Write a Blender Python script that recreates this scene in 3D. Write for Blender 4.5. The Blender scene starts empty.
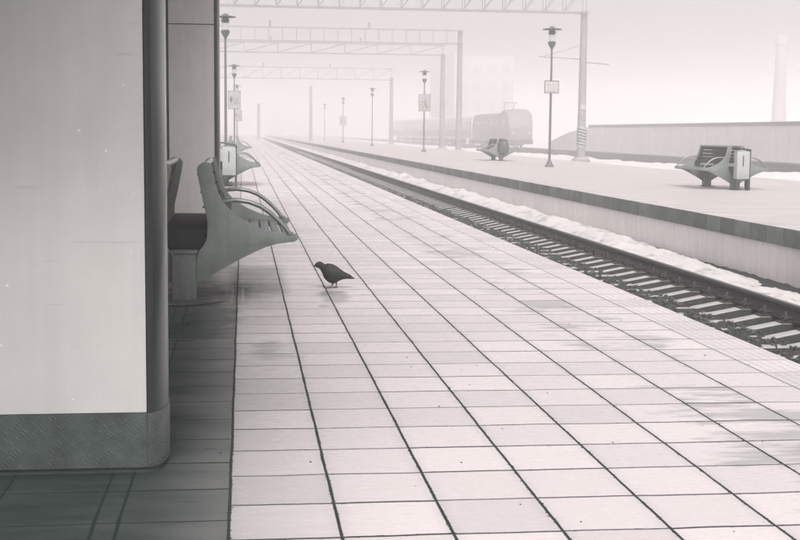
import bpy, bmesh, math, random
from mathutils import Matrix, Vector, noise
random.seed(7)
sc = bpy.context.scene
col = sc.collection

# ------------------------------------------------------------------ camera
EYE = 1.25
cam_d = bpy.data.cameras.new("camera")
cam = bpy.data.objects.new("camera", cam_d)
col.objects.link(cam)
cam_d.sensor_width = 36.0
cam_d.lens = 58.5
cam_d.clip_end = 6000
cam_d.clip_start = 0.05
R = Matrix(((0.9928209870, 0.0031149946, -0.1195691621),
            (-0.1192281658, 0.1055586945, -0.9872395892),
            (0.0095463187, 0.9944081953, 0.1051722824)))
cam.matrix_world = Matrix.Translation((0, 0, EYE)) @ R.to_4x4()
sc.camera = cam

# ------------------------------------------------------------------ sky, sun, exposure
SUN_EL, SUN_AZ = math.radians(48), math.radians(180)
world = bpy.data.worlds.new("World")
sc.world = world
world.use_nodes = True
wn = world.node_tree
wn.nodes.clear()
sky = wn.nodes.new('ShaderNodeTexSky')
sky.sky_type = 'NISHITA'
sky.sun_disc = False
sky.sun_elevation = SUN_EL
sky.sun_rotation = SUN_AZ
sky.air_density = 1.0
sky.dust_density = 6.0
hs = wn.nodes.new('ShaderNodeHueSaturation')
hs.inputs['Saturation'].default_value = 0.06
mt = wn.nodes.new('ShaderNodeMix'); mt.data_type = 'RGBA'; mt.blend_type = 'MULTIPLY'
mt.inputs[0].default_value = 1.0
mt.inputs[7].default_value = (1.0, 0.945, 0.945, 1)
bg = wn.nodes.new('ShaderNodeBackground')
bg.inputs['Strength'].default_value = 0.15
wo = wn.nodes.new('ShaderNodeOutputWorld')
wn.links.new(sky.outputs[0], hs.inputs['Color'])
wn.links.new(hs.outputs[0], mt.inputs[6])
wn.links.new(mt.outputs[2], bg.inputs['Color'])
wn.links.new(bg.outputs[0], wo.inputs['Surface'])

sun_d = bpy.data.lights.new("sun", 'SUN')
sun_d.energy = 1.5
sun_d.angle = math.radians(24)
sun_d.color = (1.0, 0.96, 0.93)
sun = bpy.data.objects.new("sun", sun_d)
col.objects.link(sun)
# direction towards the sun (Nishita: rotation 0 = +Y, clockwise seen from above)
sd = Vector((math.sin(SUN_AZ) * math.cos(SUN_EL), math.cos(SUN_AZ) * math.cos(SUN_EL), math.sin(SUN_EL)))
sun.rotation_euler = (-sd).to_track_quat('-Z', 'Y').to_euler()

sc.view_settings.view_transform = 'Standard'
sc.view_settings.look = 'None'
sc.view_settings.exposure = 0.40
sc.view_settings.gamma = 1.0
sc.view_settings.use_curve_mapping = False
sc.render.engine = 'CYCLES'
sc.cycles.use_denoising = True
sc.cycles.max_bounces = 6
sc.cycles.diffuse_bounces = 3
sc.cycles.glossy_bounces = 3
sc.cycles.volume_bounces = 2
sc.cycles.caustics_reflective = False
sc.cycles.caustics_refractive = False

# ------------------------------------------------------------------ materials
def lk(nt, a, b): nt.links.new(a, b)

def mat(name, color, rough=0.6, metal=0.0, var=0.15, scale=3.0, bump=0.0, bscale=40.0, stretch=(1, 1, 1),
        dark=None, streak=0.0, spec=0.5):
    """painted / mineral surface: base colour varied by two noises, optional stains, optional bump"""
    m = bpy.data.materials.new(name); m.use_nodes = True
    nt = m.node_tree; n = nt.nodes
    p = n['Principled BSDF']
    p.inputs['Roughness'].default_value = rough
    p.inputs['Metallic'].default_value = metal
    p.inputs['Specular IOR Level'].default_value = spec
    tc = n.new('ShaderNodeTexCoord')
    mp = n.new('ShaderNodeMapping'); mp.inputs['Scale'].default_value = stretch
    lk(nt, tc.outputs['Object'], mp.inputs[0])
    nz = n.new('ShaderNodeTexNoise'); nz.inputs['Scale'].default_value = scale; nz.inputs['Detail'].default_value = 6
    nz.inputs['Roughness'].default_value = 0.65
    lk(nt, mp.outputs[0], nz.inputs['Vector'])
    cr = n.new('ShaderNodeValToRGB')
    c1 = tuple(max(0, c * (1 - var)) for c in color) if dark is None else dark
    c2 = tuple(min(1, c * (1 + var)) for c in color)
    cr.color_ramp.elements[0].position = 0.32; cr.color_ramp.elements[0].color = (*c1, 1)
    cr.color_ramp.elements[1].position = 0.68; cr.color_ramp.elements[1].color = (*c2, 1)
    lk(nt, nz.outputs[0], cr.inputs[0])
    out = cr.outputs[0]
    if streak:
        mp2 = n.new('ShaderNodeMapping'); mp2.inputs['Scale'].default_value = (6, 6, 0.5)
        lk(nt, tc.outputs['Object'], mp2.inputs[0])
        n2 = n.new('ShaderNodeTexNoise'); n2.inputs['Scale'].default_value = 2.0; n2.inputs['Detail'].default_value = 8
        lk(nt, mp2.outputs[0], n2.inputs['Vector'])
        r2 = n.new('ShaderNodeValToRGB')
        r2.color_ramp.elements[0].position = 0.35; r2.color_ramp.elements[0].color = (1 - streak,) * 3 + (1,)
        r2.color_ramp.elements[1].position = 0.6; r2.color_ramp.elements[1].color = (1, 1, 1, 1)
        lk(nt, n2.outputs[0], r2.inputs[0])
        mx = n.new('ShaderNodeMix'); mx.data_type = 'RGBA'; mx.blend_type = 'MULTIPLY'; mx.inputs[0].default_value = 1
        lk(nt, out, mx.inputs[6]); lk(nt, r2.outputs[0], mx.inputs[7]); out = mx.outputs[2]
    lk(nt, out, p.inputs['Base Color'])
    if bump:
        nb = n.new('ShaderNodeTexNoise'); nb.inputs['Scale'].default_value = bscale; nb.inputs['Detail'].default_value = 5
        lk(nt, tc.outputs['Object'], nb.inputs['Vector'])
        bp = n.new('ShaderNodeBump'); bp.inputs['Strength'].default_value = bump; bp.inputs['Distance'].default_value = 0.01
        lk(nt, nb.outputs[0], bp.inputs['Height']); lk(nt, bp.outputs[0], p.inputs['Normal'])
    rr = n.new('ShaderNodeMapRange'); rr.inputs[3].default_value = max(0.05, rough - 0.12); rr.inputs[4].default_value = min(1, rough + 0.12)
    lk(nt, nz.outputs[0], rr.inputs[0]); lk(nt, rr.outputs[0], p.inputs['Roughness'])
    return m

M = {}
M['bench'] = mat('bench_paint', (0.155, 0.182, 0.173), 0.45, var=0.16, scale=7, streak=0.15, bump=0.15, bscale=150)
M['slat'] = mat('bench_slat', (0.016, 0.022, 0.020), 0.6, var=0.25, scale=8, stretch=(1, 0.2, 1), bump=0.2, bscale=60, spec=0.15)
M['tube'] = mat('arm_tube', (0.22, 0.24, 0.235), 0.3, metal=0.5, var=0.1)
M['darkmetal'] = mat('dark_metal', (0.035, 0.05, 0.047), 0.5, var=0.3, scale=8)
M['post'] = mat('bench_post_concrete', (0.105, 0.125, 0.118), 0.7, var=0.2, scale=14, bump=0.3, bscale=90, streak=0.2)
M['lamp'] = mat('lamp_metal', (0.10, 0.105, 0.10), 0.5, var=0.2)
M['lampdark'] = mat('lamp_dark', (0.05, 0.07, 0.065), 0.5, var=0.2)
M['steel'] = mat('gantry_steel', (0.26, 0.252, 0.252), 0.6, var=0.2)
M['mast'] = mat('mast_concrete', (0.27, 0.262, 0.262), 0.8, var=0.15, scale=2)
M['rail'] = mat('rail_steel', (0.009, 0.014, 0.0125), 0.55, var=0.4, scale=6, bump=0.3)
M['railtop'] = mat('rail_running', (0.06, 0.075, 0.07), 0.35, metal=0.6, var=0.2)
M['sleeper'] = mat('sleeper_concrete', (0.37, 0.37, 0.36), 0.8, var=0.22, scale=9, bump=0.5, bscale=60)
M['sleeperside'] = mat('sleeper_dark_side', (0.02, 0.024, 0.023), 0.9, var=0.5, scale=12, bump=0.5)  # sides coloured far darker than the sleeper tops
M['clip'] = mat('clip_metal', (0.03, 0.034, 0.032), 0.5, var=0.4, scale=30)
M['ballast'] = mat('ballast_stone', (0.018, 0.022, 0.021), 0.9, var=0.7, scale=30, bump=1.0, bscale=50)
M['stone'] = mat('ballast_chips', (0.04, 0.048, 0.045), 0.85, var=0.7, scale=4)
M['snow'] = mat('snow', (0.60, 0.58, 0.575), 0.75, dark=(0.50, 0.485, 0.48), var=0.08, scale=1.6, bump=0.6, bscale=9)
M['dirtysnow'] = mat('dirty_snow', (0.52, 0.505, 0.50), 0.8, dark=(0.30, 0.30, 0.29), var=0.05, scale=2.6, bump=1.0, bscale=18)
for n_ in M['dirtysnow'].node_tree.nodes:
    if n_.type == 'VALTORGB': n_.color_ramp.elements[0].position = 0.33; n_.color_ramp.elements[1].position = 0.47
def per_block(m, pitch, off, amt):
    nt = m.node_tree; n = nt.nodes; p = n['Principled BSDF']
    src = p.inputs['Base Color'].links[0].from_socket
    g_ = n.new('ShaderNodeNewGeometry'); sp = n.new('ShaderNodeSeparateXYZ'); lk(nt, g_.outputs['Position'], sp.inputs[0])
    fl = n.new('ShaderNodeMath'); fl.operation = 'MULTIPLY_ADD'; lk(nt, sp.outputs[1], fl.inputs[0]); fl.inputs[1].default_value = 1 / pitch; fl.inputs[2].default_value = off
    f2 = n.new('ShaderNodeMath'); f2.operation = 'FLOOR'; lk(nt, fl.outputs[0], f2.inputs[0])
    w = n.new('ShaderNodeTexWhiteNoise'); w.noise_dimensions = '1D'; lk(nt, f2.outputs[0], w.inputs['W'])
    mr = n.new('ShaderNodeMapRange'); mr.inputs[3].default_value = 1 - amt; mr.inputs[4].default_value = 1 + amt; lk(nt, w.outputs[0], mr.inputs[0])
    mx = n.new('ShaderNodeMix'); mx.data_type = 'RGBA'; mx.blend_type = 'MULTIPLY'; mx.inputs[0].default_value = 1
    lk(nt, src, mx.inputs[6]); lk(nt, mr.outputs[0], mx.inputs[7]); lk(nt, mx.outputs[2], p.inputs['Base Color'])
M['wallface'] = mat('platform_wall_plaster', (0.74, 0.71, 0.705), 0.8, var=0.04, scale=2.5, streak=0.08, bump=0.1)
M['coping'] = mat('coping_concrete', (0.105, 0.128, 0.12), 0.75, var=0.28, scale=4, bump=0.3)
per_block(M['coping'], 0.6, -8.0 / 0.6, 0.28)
per_block(M['wallface'], 1.35, -7 / 1.35, 0.03)
M['ground'] = mat('snowy_ground', (0.70, 0.68, 0.675), 0.85, dark=(0.55, 0.54, 0.53), var=0.05, scale=0.15, bump=0.3, bscale=2)
M['trackfar'] = mat('far_ballast', (0.08, 0.08, 0.078), 0.9, var=0.5, scale=1.0)
M['barrier'] = mat('barrier_concrete', (0.82, 0.775, 0.77), 0.85, var=0.04, scale=0.6, streak=0.15)
M['barriercap'] = mat('barrier_cap', (0.20, 0.195, 0.195), 0.8, var=0.2)
M['build'] = mat('far_building_render', (0.34, 0.30, 0.30), 0.9, var=0.06, scale=0.2)
M['edge_shade'] = mat('black_edge_shade', (0.008, 0.012, 0.011), 0.5, var=0.2)  # black colour standing in for the shade at the pillar edges
M['window'] = mat('window_glass', (0.25, 0.23, 0.23), 0.2, var=0.2)
M['loco'] = mat('locomotive_paint', (0.20, 0.185, 0.185), 0.6, var=0.12, scale=0.6)
M['coach'] = mat('coach_paint', (0.46, 0.43, 0.43), 0.5, var=0.1, scale=0.6)
M['coachband'] = mat('coach_band', (0.22, 0.20, 0.20), 0.5, var=0.1)
M['under'] = mat('bogie_dark', (0.07, 0.07, 0.07), 0.8, var=0.3)
M['canopy'] = mat('canopy_soffit', (0.11, 0.125, 0.122), 0.8, var=0.15, scale=1.0)
M['sign'] = mat('sign_white', (0.42, 0.41, 0.405), 0.5, var=0.05)
M['signgrey'] = mat('sign_grey', (0.33, 0.33, 0.32), 0.5, var=0.12, scale=4)
M['ink'] = mat('sign_ink', (0.09, 0.09, 0.09), 0.6, var=0.1)
M['inkpale'] = mat('sign_ink_pale', (0.24, 0.23, 0.23), 0.6, var=0.1)
M['bin'] = mat('bin_sheet_metal', (0.33, 0.355, 0.34), 0.5, var=0.12, scale=4)
M['feather'] = mat('pigeon_feather', (0.004, 0.005, 0.005), 0.65, var=0.5, scale=40, bump=0.4, bscale=120)
M['feather2'] = mat('pigeon_wing_feather', (0.014, 0.017, 0.016), 0.6, var=0.5, scale=60, bump=0.5, bscale=160, stretch=(0.3, 1, 1))
M['beak'] = mat('pigeon_beak', (0.02, 0.02, 0.02), 0.4)
M['legskin'] = mat('pigeon_leg', (0.045, 0.03, 0.03), 0.6)
M['cable'] = mat('cable_rubber', (0.012, 0.016, 0.015), 0.6, var=0.3, scale=20)
M['crumb'] = mat('snow_crumb', (0.3, 0.3, 0.29), 0.8)

def glass_mat():
    m = bpy.data.materials.new('lantern_glass'); m.use_nodes = True
    p = m.node_tree.nodes['Principled BSDF']
    p.inputs['Base Color'].default_value = (0.85, 0.87, 0.86, 1)
    p.inputs['Roughness'].default_value = 0.15
    p.inputs['Transmission Weight'].default_value = 0.75
    p.inputs['IOR'].default_value = 1.2
    nz = m.node_tree.nodes.new('ShaderNodeTexNoise'); nz.inputs['Scale'].default_value = 20
    rr = m.node_tree.nodes.new('ShaderNodeMapRange'); rr.inputs[3].default_value = 0.1; rr.inputs[4].default_value = 0.3
    lk(m.node_tree, nz.outputs[0], rr.inputs[0]); lk(m.node_tree, rr.outputs[0], p.inputs['Roughness'])
    return m
M['glass'] = glass_mat()

def panel_mat():
    """pillar cladding: matt satin sheet with faint smears and a few scratches"""
    m = mat('pillar_cladding', (0.56, 0.555, 0.548), 0.45, var=0.05, scale=2.4, streak=0.05, bump=0.05, bscale=60, spec=0.3)
    nt = m.node_tree; n = nt.nodes; p = n['Principled BSDF']
    src = p.inputs['Base Color'].links[0].from_socket
    tc = n.new('ShaderNodeTexCoord')
    mp = n.new('ShaderNodeMapping'); mp.inputs['Scale'].default_value = (1.2, 1.2, 16)
    mp.inputs['Rotation'].default_value = (0, 0.08, 0)
    lk(nt, tc.outputs['Object'], mp.inputs[0])
    nz = n.new('ShaderNodeTexNoise'); nz.inputs['Scale'].default_value = 3; nz.inputs['Detail'].default_value = 8
    lk(nt, mp.outputs[0], nz.inputs['Vector'])
    r = n.new('ShaderNodeValToRGB')
    r.color_ramp.elements[0].position = 0.27; r.color_ramp.elements[0].color = (0.88, 0.89, 0.89, 1)
    r.color_ramp.elements[1].position = 0.34; r.color_ramp.elements[1].color = (1, 1, 1, 1)
    lk(nt, nz.outputs[0], r.inputs[0])
    # pale specks of dried paint
    vo = n.new('ShaderNodeTexVoronoi'); vo.inputs['Scale'].default_value = 9
    lk(nt, tc.outputs['Object'], vo.inputs['Vector'])
    r3 = n.new('ShaderNodeValToRGB')
    r3.color_ramp.elements[0].position = 0.035; r3.color_ramp.elements[0].color = (1.35, 1.35, 1.35, 1)
    r3.color_ramp.elements[1].position = 0.055; r3.color_ramp.elements[1].color = (1, 1, 1, 1)
    lk(nt, vo.outputs['Distance'], r3.inputs[0])
    mx = n.new('ShaderNodeMix'); mx.data_type = 'RGBA'; mx.blend_type = 'MULTIPLY'; mx.inputs[0].default_value = 1
    lk(nt, src, mx.inputs[6]); lk(nt, r.outputs[0], mx.inputs[7])
    mx2 = n.new('ShaderNodeMix'); mx2.data_type = 'RGBA'; mx2.blend_type = 'MULTIPLY'; mx2.inputs[0].default_value = 1
    lk(nt, mx.outputs[2], mx2.inputs[6]); lk(nt, r3.outputs[0], mx2.inputs[7])
    lk(nt, mx2.outputs[2], p.inputs['Base Color'])
    return m
M['panel'] = panel_mat()
M['trim'] = mat('pillar_corner_metal', (0.05, 0.066, 0.063), 0.22, metal=1.0, var=0.12, scale=3, stretch=(1, 1, 0.2))

def kick_mat():
    """worn tread-plate skirting: small raised lozenges over a dull blue-green grey sheet"""
    m = mat('pillar_tread_plate', (0.046, 0.060, 0.058), 0.4, metal=0.0, var=0.3, scale=7, spec=0.5)
    nt = m.node_tree; n = nt.nodes; p = n['Principled BSDF']
    tc = n.new('ShaderNodeTexCoord')
    hts = []
    for rot in (0.8, -0.8):
        mp = n.new('ShaderNodeMapping'); mp.inputs['Scale'].default_value = (26, 1, 75)
        mq = n.new('ShaderNodeMapping'); mq.inputs['Rotation'].default_value = (0, rot, 0)
        lk(nt, tc.outputs['Object'], mq.inputs[0]); lk(nt, mq.outputs[0], mp.inputs[0])
        v = n.new('ShaderNodeTexVoronoi'); v.voronoi_dimensions = '3D'; v.inputs['Scale'].default_value = 1.0; v.inputs['Randomness'].default_value = 0.25
        lk(nt, mp.outputs[0], v.inputs['Vector'])
        rr = n.new('ShaderNodeMapRange'); rr.inputs[1].default_value = 0.28; rr.inputs[2].default_value = 0.42
        rr.inputs[3].default_value = 1; rr.inputs[4].default_value = 0
        lk(nt, v.outputs['Distance'], rr.inputs[0]); hts.append(rr.outputs[0])
    ad = n.new('ShaderNodeMath'); ad.operation = 'MAXIMUM'
    lk(nt, hts[0], ad.inputs[0]); lk(nt, hts[1], ad.inputs[1])
    bp = n.new('ShaderNodeBump'); bp.inputs['Strength'].default_value = 0.35; bp.inputs['Distance'].default_value = 0.002
    lk(nt, ad.outputs[0], bp.inputs['Height']); lk(nt, bp.outputs[0], p.inputs['Normal'])
    return m
M['kick'] = kick_mat()

def math_node(nt, op, a, b=None, c=None):
    m = nt.nodes.new('ShaderNodeMath'); m.operation = op
    for i, v in enumerate((a, b, c)):
        if v is None: continue
        if isinstance(v, (int, float)): m.inputs[i].default_value = v
        else: lk(nt, v, m.inputs[i])
    return m.outputs[0]

def tile_mat():
    """platform paving: 0.35 x 0.375 m slabs, mossy dark longitudinal joints, fine cross joints, damp patches"""
    m = bpy.data.materials.new('platform_paving'); m.use_nodes = True
    nt = m.node_tree; n = nt.nodes; p = n['Principled BSDF']
    f = lambda op, a, b=None, c=None: math_node(nt, op, a, b, c)
    geo = n.new('ShaderNodeNewGeometry')
    sp = n.new('ShaderNodeSeparateXYZ'); lk(nt, geo.outputs['Position'], sp.inputs[0])
    X0, Y0 = sp.outputs[0], sp.outputs[1]
    # slight wander of the joints
    def nz(scale, vec=None, detail=2, rough=0.5):
        t = n.new('ShaderNodeTexNoise'); t.inputs['Scale'].default_value = scale; t.inputs['Detail'].default_value = detail
        t.inputs['Roughness'].default_value = rough
        if vec is not None: lk(nt, vec, t.inputs['Vector'])
        return t.outputs[0]
    def vec(sx, sy, ox=0, oy=0):
        mp = n.new('ShaderNodeMapping'); mp.inputs['Scale'].default_value = (sx, sy, 1); mp.inputs['Location'].default_value = (ox, oy, 0)
        lk(nt, geo.outputs['Position'], mp.inputs[0]); return mp.outputs[0]
    wob = f('MULTIPLY', f('SUBTRACT', nz(1.0, vec(1.0, 1.6)), 0.5), 0.010)
    wobf = f('MULTIPLY', f('SUBTRACT', nz(1.0, vec(8, 9)), 0.5), 0.003)
    X = f('ADD', f('ADD', X0, wob), wobf)
    wy = f('MULTIPLY', f('SUBTRACT', nz(1.0, vec(2.5, 2.0, 5, 3)), 0.5), 0.028)
    Y = f('ADD', Y0, wy)
    left = f('LESS_THAN', X, -0.05)                       # rows left of the long joint are laid half out of step
    strip = f('MULTIPLY', f('LESS_THAN', X, -0.475), 0.075)
    u = f('DIVIDE', f('ADD', f('ADD', X, 0.048), strip), 0.35)
    v = f('DIVIDE', f('ADD', f('SUBTRACT', Y, 3.915), f('MULTIPLY', left, 0.17)), 0.3745)
    fu = f('FRACT', u); fv = f('FRACT', v)
    iu = f('FLOOR', u); iv = f('FLOOR', v)
    du = f('MULTIPLY', f('MINIMUM', fu, f('SUBTRACT', 1.0, fu)), 0.35)
    dv = f('MULTIPLY', f('MINIMUM', fv, f('SUBTRACT', 1.0, fv)), 0.3745)
    # the extra joint of the narrow strip at x = -0.475
    ds = f('ABSOLUTE', f('ADD', X, 0.475))
    du = f('MINIMUM', du, ds)
    cmb = n.new('ShaderNodeCombineXYZ'); lk(nt, iu, cmb.inputs[0]); lk(nt, iv, cmb.inputs[1])
    wn1 = n.new('ShaderNodeTexWhiteNoise'); wn1.noise_dimensions = '2D'; lk(nt, cmb.outputs[0], wn1.inputs['Vector'])
    cmr = n.new('ShaderNodeCombineXYZ'); lk(nt, iv, cmr.inputs[1])
    wrow = n.new('ShaderNodeTexWhiteNoise'); wrow.noise_dimensions = '2D'; lk(nt, cmr.outputs[0], wrow.inputs['Vector'])
    inside = f('LESS_THAN', X0, 2.742)
    chip = nz(1.0, vec(38, 46, 2, 9), 4, 0.6)
    cvar = f('MULTIPLY', f('MAXIMUM', f('SUBTRACT', chip, 0.56), 0.0), 0.05)
    du = f('SUBTRACT', du, cvar); dv = f('SUBTRACT', dv, f('MULTIPLY', cvar, 0.6))
    # joint widths
    wu = f('ADD', 0.0015, f('MULTIPLY', nz(1.0, vec(3, 5, 9, 1)), 0.004))
    wv = f('ADD', 0.0038, f('MULTIPLY', f('POWER', wn1.outputs['Value'], 2.0), 0.004))
    def edge(d, w, soft):
        mr = n.new('ShaderNodeMapRange'); mr.interpolation_type = 'SMOOTHSTEP'
        lk(nt, d, mr.inputs[0]); lk(nt, w, mr.inputs[1]); lk(nt, f('ADD', w, soft), mr.inputs[2])
        mr.inputs[3].default_value = 1; mr.inputs[4].default_value = 0
        return mr.outputs[0]
    ju = edge(du, wu, 0.004)
    jv = edge(dv, wv, 0.003)
    jv = f('MULTIPLY', jv, f('ADD', 0.75, f('MULTIPLY', wn1.outputs['Value'], 0.25)))
    # ribbed warning strip along the edge
    rb = f('FRACT', f('DIVIDE', f('SUBTRACT', X0, 2.742), 0.054))
    drb = f('MULTIPLY', f('MINIMUM', rb, f('SUBTRACT', 1.0, rb)), 0.054)
    jr = f('MULTIPLY', edge(drb, f('ADD', 0.001, 0.0), 0.004), 0.5)
    jy2 = f('MULTIPLY', jv, 0.6)
    jstrip = f('MAXIMUM', jr, jy2)
    dl = edge(f('ABSOLUTE', f('SUBTRACT', X, 2.742)), f('ADD', 0.002, 0.0), 0.004)
    jin = f('MAXIMUM', ju, jv)
    joint = f('ADD', f('MULTIPLY', jin, inside), f('MULTIPLY', jstrip, f('SUBTRACT', 1.0, inside)))
    joint = f('MAXIMUM', joint, dl)
    # damp / dirty patches
    n_big = nz(1.0, vec(1.1, 2.4, 3, 7), 5, 0.6)
    n_row = nz(1.0, vec(2.6, 11.0, 1, 2), 9, 0.72)
    n_fine = nz(1.0, vec(40, 60), 6, 0.7)
    band = n.new('ShaderNodeMapRange'); band.interpolation_type = 'SMOOTHSTEP'
    lk(nt, f('ABSOLUTE', f('SUBTRACT', X0, 2.22)), band.inputs[0])
    band.inputs[1].default_value = 0.15; band.inputs[2].default_value = 0.65; band.inputs[3].default_value = 1; band.inputs[4].default_value = 0
    wetsrc = f('ADD', f('ADD', f('MULTIPLY', n_big, 0.55), f('MULTIPLY', n_row, 0.45)), f('MULTIPLY', band.outputs[0], f('ADD', 0.02, f('MULTIPLY', wn1.outputs['Value'], 0.16))))
    # puddle stains by the bench and under the bird
    def blob(x, y, rx, ry, k):
        a = f('POWER', f('DIVIDE', f('SUBTRACT', X0, x), rx), 2.0)
        b = f('POWER', f('DIVIDE', f('SUBTRACT', Y0, y), ry), 2.0)
        return f('MULTIPLY', f('POWER', 2.718, f('MULTIPLY', f('ADD', a, b), -1.0)), k)
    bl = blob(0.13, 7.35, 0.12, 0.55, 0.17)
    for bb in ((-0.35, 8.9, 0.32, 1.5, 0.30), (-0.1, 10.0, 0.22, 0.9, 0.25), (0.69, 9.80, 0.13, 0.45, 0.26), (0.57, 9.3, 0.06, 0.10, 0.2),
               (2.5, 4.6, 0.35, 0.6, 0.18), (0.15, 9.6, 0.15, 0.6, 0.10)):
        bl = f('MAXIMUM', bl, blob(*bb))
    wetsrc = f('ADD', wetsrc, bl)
    wet = n.new('ShaderNodeMapRange'); wet.interpolation_type = 'SMOOTHSTEP'
    lk(nt, wetsrc, wet.inputs[0]); wet.inputs[1].default_value = 0.595; wet.inputs[2].default_value = 0.70
    wet = wet.outputs[0]
    # colour
    base = n.new('ShaderNodeMix'); base.data_type = 'RGBA'
    base.inputs[6].default_value = (0.455, 0.425, 0.43, 1); base.inputs[7].default_value = (0.55, 0.512, 0.515, 1)
    lk(nt, wn1.outputs['Value'], base.inputs[0])
    v1 = n.new('ShaderNodeMix'); v1.data_type = 'RGBA'; v1.blend_type = 'MULTIPLY'; v1.inputs[0].default_value = 1
    g = n.new('ShaderNodeMapRange'); lk(nt, n_fine, g.inputs[0]); g.inputs[1].default_value = 0.3; g.inputs[2].default_value = 0.6
    g.inputs[3].default_value = 0.985; g.inputs[4].default_value = 1.02
    lk(nt, base.outputs[2], v1.inputs[6]); lk(nt, g.outputs[0], v1.inputs[7])
    dk = n.new('ShaderNodeMix'); dk.data_type = 'RGBA'
    dk.inputs[7].default_value = (0.20, 0.215, 0.21, 1)
    lk(nt, f('MULTIPLY', wet, 0.62), dk.inputs[0]); lk(nt, v1.outputs[2], dk.inputs[6])
    # grime close to the long joints
    gr = n.new('ShaderNodeMapRange'); gr.interpolation_type = 'SMOOTHSTEP'; lk(nt, du, gr.inputs[0]); gr.inputs[1].default_value = 0.0; gr.inputs[2].default_value = 0.05
    gr.inputs[3].default_value = 1; gr.inputs[4].default_value = 0
    grm = f('MULTIPLY', f('MULTIPLY', gr.outputs[0], nz(1.0, vec(12, 7, 4, 4), 4)), 0.3)
    dk2 = n.new('ShaderNodeMix'); dk2.data_type = 'RGBA'; dk2.inputs[7].default_value = (0.16, 0.18, 0.17, 1)
    lk(nt, f('MULTIPLY', grm, inside), dk2.inputs[0]); lk(nt, dk.outputs[2], dk2.inputs[6])
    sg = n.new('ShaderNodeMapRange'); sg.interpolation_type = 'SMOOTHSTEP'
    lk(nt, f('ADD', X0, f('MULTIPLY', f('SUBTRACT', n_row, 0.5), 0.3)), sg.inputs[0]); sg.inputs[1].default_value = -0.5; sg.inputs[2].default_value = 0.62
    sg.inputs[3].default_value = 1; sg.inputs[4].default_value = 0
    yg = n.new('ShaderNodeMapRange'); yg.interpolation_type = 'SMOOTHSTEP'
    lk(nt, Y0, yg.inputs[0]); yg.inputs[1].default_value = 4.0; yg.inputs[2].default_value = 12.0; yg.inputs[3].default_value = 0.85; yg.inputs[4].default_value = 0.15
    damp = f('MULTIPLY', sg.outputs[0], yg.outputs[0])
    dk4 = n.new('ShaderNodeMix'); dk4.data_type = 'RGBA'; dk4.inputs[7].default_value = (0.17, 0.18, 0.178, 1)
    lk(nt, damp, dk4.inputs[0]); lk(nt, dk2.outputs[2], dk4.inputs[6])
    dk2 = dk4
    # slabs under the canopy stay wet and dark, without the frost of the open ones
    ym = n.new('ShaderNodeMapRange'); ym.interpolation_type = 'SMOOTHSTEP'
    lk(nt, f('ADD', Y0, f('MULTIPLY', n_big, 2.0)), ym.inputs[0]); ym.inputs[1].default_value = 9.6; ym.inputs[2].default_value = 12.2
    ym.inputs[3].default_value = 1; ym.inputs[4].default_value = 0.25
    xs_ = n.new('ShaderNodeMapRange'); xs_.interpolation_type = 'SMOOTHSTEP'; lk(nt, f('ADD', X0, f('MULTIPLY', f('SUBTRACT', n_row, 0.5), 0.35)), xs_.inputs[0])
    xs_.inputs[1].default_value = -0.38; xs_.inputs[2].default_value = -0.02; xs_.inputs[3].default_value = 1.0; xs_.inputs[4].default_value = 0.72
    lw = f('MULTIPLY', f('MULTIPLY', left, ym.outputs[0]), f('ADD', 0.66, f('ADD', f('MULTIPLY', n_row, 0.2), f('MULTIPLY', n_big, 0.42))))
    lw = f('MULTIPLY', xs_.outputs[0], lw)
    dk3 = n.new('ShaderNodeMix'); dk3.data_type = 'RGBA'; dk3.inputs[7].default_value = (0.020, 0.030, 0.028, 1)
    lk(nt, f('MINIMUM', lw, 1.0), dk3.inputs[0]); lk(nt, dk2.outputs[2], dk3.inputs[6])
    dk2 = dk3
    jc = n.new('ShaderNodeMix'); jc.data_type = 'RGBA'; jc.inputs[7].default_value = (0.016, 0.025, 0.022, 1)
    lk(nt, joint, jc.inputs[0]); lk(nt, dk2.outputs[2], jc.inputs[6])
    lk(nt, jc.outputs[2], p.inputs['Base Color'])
    # roughness: damp stone, smoother where wet
    ro = n.new('ShaderNodeMapRange'); lk(nt, n_row, ro.inputs[0]); ro.inputs[1].default_value = 0.3; ro.inputs[2].default_value = 0.7
    ro.inputs[3].default_value = 0.20; ro.inputs[4].default_value = 0.38
    rw = f('SUBTRACT', ro.outputs[0], f('ADD', f('MULTIPLY', wet, 0.10), f('MULTIPLY', damp, 0.08)))
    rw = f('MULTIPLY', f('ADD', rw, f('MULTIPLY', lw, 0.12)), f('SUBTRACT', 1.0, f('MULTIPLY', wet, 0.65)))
    rf = f('MAXIMUM', rw, f('MULTIPLY', joint, 0.8))
    lk(nt, rf, p.inputs['Roughness'])
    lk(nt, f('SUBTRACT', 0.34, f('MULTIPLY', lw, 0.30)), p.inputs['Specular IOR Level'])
    # relief: joints sunk, slabs very slightly tilted
    hgt = f('ADD', f('MULTIPLY', joint, -1.0), f('MULTIPLY', n_fine, 0.012))
    tilt = f('MULTIPLY', f('SUBTRACT', wn1.outputs['Value'], 0.5), f('MULTIPLY', f('SUBTRACT', fv, 0.5), 0.5))
    hgt = f('ADD', hgt, tilt)
    bp = n.new('ShaderNodeBump'); bp.inputs['Strength'].default_value = 0.35; bp.inputs['Distance'].default_value = 0.003
    lk(nt, hgt, bp.inputs['Height']); lk(nt, bp.outputs[0], p.inputs['Normal'])
    return m
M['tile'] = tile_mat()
M['farplat'] = mat('far_platform_paving', (0.50, 0.47, 0.465), 0.5, dark=(0.37, 0.35, 0.345), var=0.06, scale=1.2, stretch=(0.4, 2.0, 1), bump=0.2)

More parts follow.
